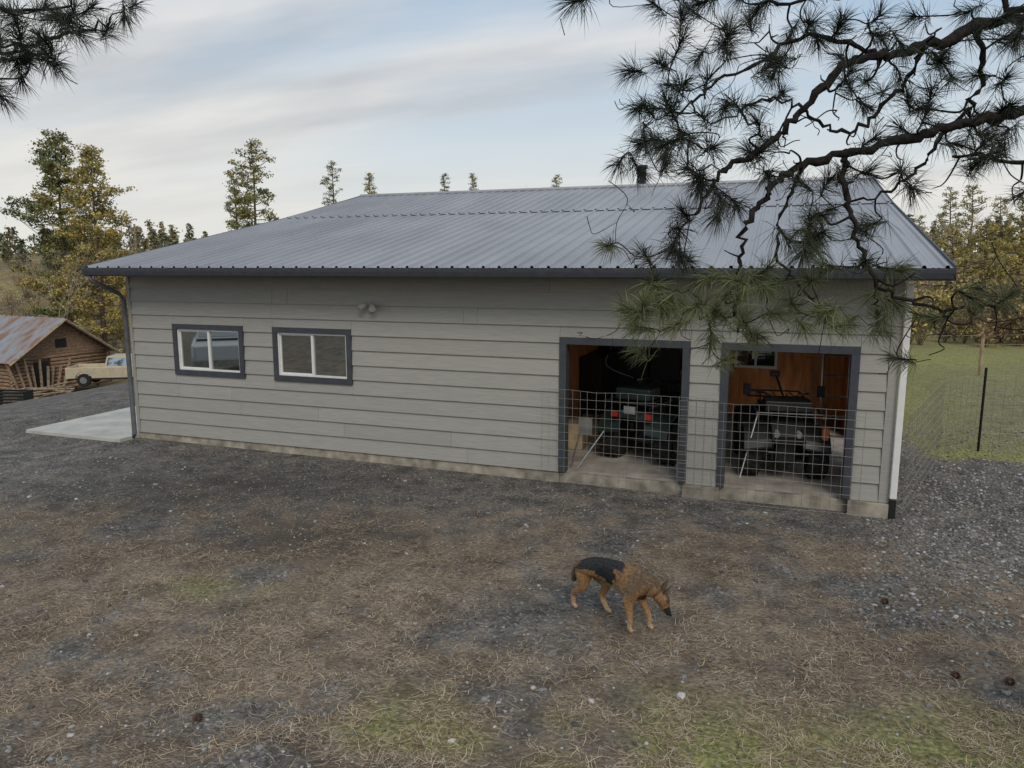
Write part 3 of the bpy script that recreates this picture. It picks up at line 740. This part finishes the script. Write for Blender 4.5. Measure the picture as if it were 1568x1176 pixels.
boughsR=[
 ([(2.5,1.30,.2),(2.2,1.19,.1),(1.97,1.12),(1.74,1.07),(1.46,1.0),(1.26,.94),(1.15,.87),(1.06,.76),(.99,.62),(.97,.47),(.965,.28)],.028,.006),
 ([(2.6,1.9,.3),(2.3,1.62,.2),(2.02,1.55,.1),(1.78,1.47),(1.6,1.42),(1.42,1.38),(1.3,1.22),(1.2,1.12),(1.08,1.02),(.95,.95),(.86,.85),(.80,.72)],.030,.006),
 ([(1.44,1.0),(1.44,.85,-.05),(1.47,.72,-.08),(1.53,.56,-.1),(1.6,.43,-.1),(1.72,.36,-.1),(1.95,.32,-.1),(2.08,.33,-.1)],.014,.005),
 ([(1.6,1.42),(1.45,1.47,.1),(1.25,1.50,.1),(1.08,1.40,.1),(.92,1.33,.1),(.78,1.22,.1),(.66,1.15,.1)],.012,.004),
 ([(2.02,1.55,.1),(2.04,1.35,.15),(1.98,1.2,.2),(1.86,1.08,.2),(1.78,.95,.2),(1.66,.85,.2),(1.5,.78,.2)],.013,.005),
 ([(2.45,1.0,.3),(2.2,.95,.3),(2.05,1.0,.3),(1.9,.98,.3)],.014,.006),
 ([(1.78,1.47),(1.7,1.30,.1),(1.58,1.18,.1),(1.46,1.1,.1),(1.33,1.13,.1),(1.2,1.22,.1),(1.02,1.2,.1),(.85,1.1,.1)],.011,.004),
 ([(2.3,1.62,.2),(2.1,1.75,.3),(1.7,1.72,.3),(1.3,1.66,.3),(1.05,1.65,.3)],.018,.006),
 ([(1.26,.94),(1.2,.80,.1),(1.14,.6,.1),(1.22,.45,.1),(1.3,.35,.1)],.009,.004),
]
def px(l): return [((a-784)/354,(588-b_)/354,g) for a,b_,g in l]
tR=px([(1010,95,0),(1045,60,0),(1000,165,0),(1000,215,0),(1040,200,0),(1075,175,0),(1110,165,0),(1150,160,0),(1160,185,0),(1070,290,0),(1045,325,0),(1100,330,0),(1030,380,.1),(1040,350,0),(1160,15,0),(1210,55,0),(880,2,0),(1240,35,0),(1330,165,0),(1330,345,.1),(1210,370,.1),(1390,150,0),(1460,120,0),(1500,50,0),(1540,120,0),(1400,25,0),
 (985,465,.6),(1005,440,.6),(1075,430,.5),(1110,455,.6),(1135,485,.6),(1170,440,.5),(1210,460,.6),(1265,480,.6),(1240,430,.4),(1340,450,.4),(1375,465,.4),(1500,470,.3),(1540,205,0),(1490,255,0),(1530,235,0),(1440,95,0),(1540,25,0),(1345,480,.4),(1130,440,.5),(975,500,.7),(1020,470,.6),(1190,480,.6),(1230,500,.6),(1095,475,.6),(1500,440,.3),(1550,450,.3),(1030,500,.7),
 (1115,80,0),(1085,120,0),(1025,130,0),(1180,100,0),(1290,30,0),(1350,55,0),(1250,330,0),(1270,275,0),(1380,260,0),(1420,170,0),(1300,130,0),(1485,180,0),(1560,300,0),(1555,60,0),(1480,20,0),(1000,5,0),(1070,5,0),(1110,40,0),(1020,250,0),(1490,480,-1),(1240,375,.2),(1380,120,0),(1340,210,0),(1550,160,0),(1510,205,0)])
ponderosa(3.9,3.3,boughsR,tR,110,220,'pine_tree')
boughsL=[([(-2.6,1.35,.3),(-2.3,1.42,.2),(-2.1,1.46,.1),(-1.9,1.52),(-1.75,1.56)],.014,.004),([(-2.6,1.7,.3),(-2.2,1.62,.2),(-1.9,1.64)],.014,.004)]
tL=px([(190,25,0),(140,10,0),(100,30,0),(60,55,0),(20,25,0),(10,90,0),(-5,130,0),(70,10,0),(165,45,0),(30,60,0),(120,50,0),(0,60,0),(5,150,0)])
ponderosa(-4.6,3.6,boughsL,tL,12,10,'pine_tree')

# ---------- pickup trucks
def truck(x,y,z,rz,paint):
    E=empty('pickup_truck',(x,y,z),rz); b=B()
    def arch(cx): return [(cx+.47*math.cos(t),.42+.47*math.sin(t)) for t in np.linspace(0,math.pi,9)]
    low=[(2.75,.45),(2.8,.75),(2.7,1.08),(1.15,1.16),(-2.72,1.16),(-2.75,.5)]
    poly=low+[(-2.3,.42)]+arch(-1.75)[::-1]+[(1.2,.42)]+arch(1.75)[::-1]+[(2.4,.42)]
    b.prism(poly,-.98,-.90); b.prism(poly,.90,.98)
    b.box(-2.72,-.6,-.9,.9,.62,.68); b.box(-2.75,-2.68,-.9,.9,.55,1.15); b.box(-.62,-.56,-.9,.9,.62,1.16)
    b.box(-.56,2.72,-.9,.9,.5,1.06)
    V=[(-.58,-.93,1.16),(1.2,-.93,1.14),(.62,-.78,1.78),(-.42,-.80,1.78),(-.58,.93,1.16),(1.2,.93,1.14),(.62,.78,1.78),(-.42,.80,1.78)]
    b.add(V,[(0,1,2,3),(4,7,6,5),(1,5,6,2),(0,3,7,4),(3,2,6,7)]); b.out('body',paint,E,bevel=.03)
    b=B()
    for s in(-1,1): b.add([(-.44,s*.925,1.22),(.98,s*.925,1.22),(.58,s*.815,1.70),(-.34,s*.825,1.70)],[(0,1,2,3)])
    b.add([(1.17,-.82,1.2),(1.17,.82,1.2),(.68,.7,1.73),(.68,-.7,1.73)],[(0,1,2,3)]); b.add([(-.60,-.8,1.22),(-.60,.8,1.22),(-.46,.7,1.7),(-.46,-.7,1.7)],[(0,1,2,3)])
    b.out('windows',M['glass'],E)
    b=B()
    for cx in(-1.75,1.75):
        for s in(-1,1): b.lathe([(-.12,.22),(-.12,.36),(-.09,.39),(.09,.39),(.12,.36),(.12,.22)],cx,s*.88,.39,20)
    b.box(-2.6,2.6,-.995,-.982,.42,.52); b.out('tires',M['black'],E); b=B()
    for cx in(-1.75,1.75):
        for s in(-1,1): b.lathe([(-.10,.2),(0,.08),(.10,.2)],cx,s*.92,.39,14)
    b.box(-2.86,-2.76,-.9,.9,.48,.64); b.box(2.80,2.9,-.95,.95,.45,.65); b.out('rims_and_bumpers',M['chrome'],E)
    b=B(); 
    for s in(-1,1): b.box(-2.77,-2.74,s*.82-.07,s*.82+.07,.80,1.05)
    b.out('tail_lights',M['red'],E)
x,y=yard(-.535*45,45); truck(x,y,hgt(x,y)+.10,math.radians(19.65+10),M['truckpaint'])
x,y=-6.2,-9.6; truck(x,y,hgt(x,y)+.02,math.radians(50),mat('white_paint',(.6,.6,.6),.35,0,3,.05))
# ---------- log barn
x,y=yard(-37.6,55); z=-6.4
BN=empty('log_barn',(x,y,z),math.radians(84.1)); w=7.9; ln=11; hw=2.5; rise=2.7
b=B()
for k in range(10):
    zz=-.3+.14+k*.28
    if zz>hw: break
    b.tube([(-.15,0,zz),(1.6,0,zz)],.14,8); b.tube([(3.0,0,zz),(w+.15,0,zz)] if zz<2.2 else [(1.6,0,zz),(w,0,zz)],.14,8)
    b.tube([(0,-.15,zz+.1),(0,ln,zz+.1)],.14,8); b.tube([(w,-.15,zz+.1),(w,ln,zz+.1)],.14,8)
b.out('log_walls',M['log'],BN,smooth=True)
b=B()
for k in range(11):
    zz=hw+.02+k*.235; hx=(w/2)*(1-(zz+.1-hw)/rise)
    if hx>.15: b.box(w/2-hx,w/2+hx,-.03+random.uniform(-.02,.01),.03,zz,zz+.22)
b.out('gable_boards',M['log'],BN)
bbox('barn_door_shade',1.7,2.9,.02,.2,0,2.0,M['dark'],BN); bbox('loft_shade',3.5,4.4,-.07,-.03,3.0,3.7,M['dark'],BN)  # solid dark blocks stand in for the shade inside both openings
rm,nt,bs=newmat('rusty_metal_roof'); N=nt.nodes; Lk=nt.links; tc=N.new('ShaderNodeTexCoord')
rn=nodet('ShaderNodeTexNoise',.9,5,(.4,1.4,1)); Lk.new(ramp(rn.outputs['Fac'],[(.38,(.28,.30,.34)),(.50,(.28,.24,.225)),(.60,(.24,.13,.08))]),bs.inputs['Base Color']); bs.inputs['Roughness'].default_value=.55; bs.inputs['Metallic'].default_value=.3
b=B()
for s in(-1,1):
    cx=w/2; ex=cx+s*(w/2+.6); ez=hw-rise*(.6/(w/2)); n=40; V=[];Fc=[]
    for i in range(n+1):
        yy=-.9+(ln+1.5)*i/n; d=.05 if i%2 else 0
        V+=[(cx,yy,hw+rise+.12+d),(ex,yy,ez+.12+d)]
    Fc=[(2*i,2*i+1,2*i+3,2*i+2) for i in range(n)]; b.add(V,Fc)
b.out('roof',rm,BN)
b=B()
for s in(-1,1):
    cx=w/2; ex=cx+s*(w/2+.6); ez=hw-rise*(.6/(w/2)); b.tube([(cx,-.92,hw+rise+.02),(ex,-.92,ez+.02)],.10,4)
for k in range(9): b.box(0,0.12,-.2,-.05,0,random.uniform(1.5,2.8),mt=Matrix.Translation((.2+k*.42,-.15-.1*(k%3),0))@Matrix.Rotation(.08*(k-4),4,'Y'))
b.out('rafters_and_planks',M['wood'],BN)
def prop(n,rx,F,f,m,rz=0):
    x,y=yard(rx*F,F); b=B(); f(b); o=b.out(n,m,None,bevel=.02); o.location=(x,y,hgt(x,y)); o.rotation_euler=(0,0,rz+.34); return o
def spool(b): b.lathe([(-.35,.62),(-.28,.62),(-.28,.3),(.28,.3),(.28,.62),(.35,.62)],0,0,.62,18)
prop('wooden_spool',-.690,52,spool,M['wood'],.3)
def crate(b):
    for k in range(5): b.box(-1,1,-.5,-.46,k*.2,k*.2+.14); b.box(-1,1,.46,.5,k*.2,k*.2+.14)
    for sx in(-1,.94): b.box(sx,sx+.06,-.46,.46,0,.95)
prop('wood_crate',-.685,46,crate,M['dark'],0)
def pile(b):
    for k in range(26): b.box(-1.6,1.6,-.06,.06,-.04,.04,mt=Matrix.Translation((random.gauss(0,.3),random.gauss(0,.5),.1+.03*k))@Matrix.Rotation(random.gauss(0,.5),4,'Z')@Matrix.Rotation(random.gauss(0,.12),4,'Y'))
prop('lumber_pile',-.640,52,pile,M['wood'],.5)
def trailer(b):
    b.box(-1.8,1.8,-.8,.8,.5,.6)
    for k in range(7): b.tube([(-1.8+k*.6,-.8,.6),(-1.8+k*.6,-.8,1.3)],.04,6)
    b.tube([(-1.8,-.8,1.3),(1.8,-.8,1.3)],.05,6); b.tube([(-1.8,-.8,.95),(1.8,-.8,.95)],.04,6)
    for s in(-1,1): b.lathe([(-.1,.3),(.1,.3)],0,s*.9,.3,16)
prop('utility_trailer',-.535,72,trailer,M['orange'],.2)

# ---------- world, sun, camera
wd=bpy.data.worlds.new('World'); S.world=wd; wd.use_nodes=True; nt=wd.node_tree; N=nt.nodes; Lk=nt.links
bg=N['Background']; bg.inputs[1].default_value=.125
SE,SR=math.radians(42),math.radians(150)
sk=N.new('ShaderNodeTexSky'); sk.sky_type='NISHITA'; sk.sun_disc=False; sk.sun_elevation=SE; sk.sun_rotation=SR; sk.air_density=1.2; sk.dust_density=2
tc=N.new('ShaderNodeTexCoord'); sp=N.new('ShaderNodeSeparateXYZ'); Lk.new(tc.outputs['Generated'],sp.inputs[0])
zz=mth('ADD',sp.outputs[2],.16)
def div(a,b_):
    m=N.new('ShaderNodeMath'); m.operation='DIVIDE'; Lk.new(a,m.inputs[0]); Lk.new(b_,m.inputs[1]); return m.outputs[0]
cb=N.new('ShaderNodeCombineXYZ'); Lk.new(div(sp.outputs[0],zz),cb.inputs[0]); Lk.new(div(sp.outputs[1],zz),cb.inputs[1])
mp=N.new('ShaderNodeMapping'); mp.inputs['Rotation'].default_value=(0,0,-.35); mp.inputs['Scale'].default_value=(.35,1.0,1); mp.inputs['Location'].default_value=(1.3,.4,0); Lk.new(cb.outputs[0],mp.inputs[0])
n1=N.new('ShaderNodeTexNoise'); n1.inputs['Scale'].default_value=1.1; n1.inputs['Detail'].default_value=5; n1.inputs['Distortion'].default_value=.3; Lk.new(mp.outputs[0],n1.inputs['Vector'])
n2=N.new('ShaderNodeTexNoise'); n2.inputs['Scale'].default_value=2.3; n2.inputs['Detail'].default_value=4; Lk.new(mp.outputs[0],n2.inputs['Vector'])
cm=ramp(n1.outputs['Fac'],[(.40,(.15,.15,.15)),(.60,(1,1,1))])
cc=ramp(n2.outputs['Fac'],[(.35,(3.3,3.7,4.25)),(.62,(5.8,5.9,6.0))])
base=mix(cm,mix(.65,sk.outputs[0],(3.3,4.7,6.2)),cc)
hz=N.new('ShaderNodeMapRange'); hz.inputs['From Min'].default_value=.02; hz.inputs['From Max'].default_value=.30; hz.inputs['To Min'].default_value=.85; hz.inputs['To Max'].default_value=0; Lk.new(sp.outputs[2],hz.inputs[0])
base=mix(hz.outputs[0],base,(6.8,6.6,6.1))
Lk.new(base,bg.inputs[0])
sl=bpy.data.lights.new('sun','SUN'); sl.energy=1.5; sl.angle=math.radians(25); sl.color=(1,.93,.83); so=bpy.data.objects.new('sun',sl); link(so)
d=Vector((math.sin(SR)*math.cos(SE),math.cos(SR)*math.cos(SE),math.sin(SE))); so.rotation_euler=d.to_track_quat('Z','Y').to_euler()
cam=bpy.data.cameras.new('camera'); cam.lens=26; cam.sensor_width=36; cam.clip_end=3000; cam.clip_start=.05
co=bpy.data.objects.new('camera',cam); link(co); co.location=(EX,EY,EZ); co.rotation_euler=(math.radians(81),0,math.radians(19.65)); S.camera=co
S.view_settings.view_transform='Standard'; S.view_settings.look='None'; S.view_settings.exposure=0
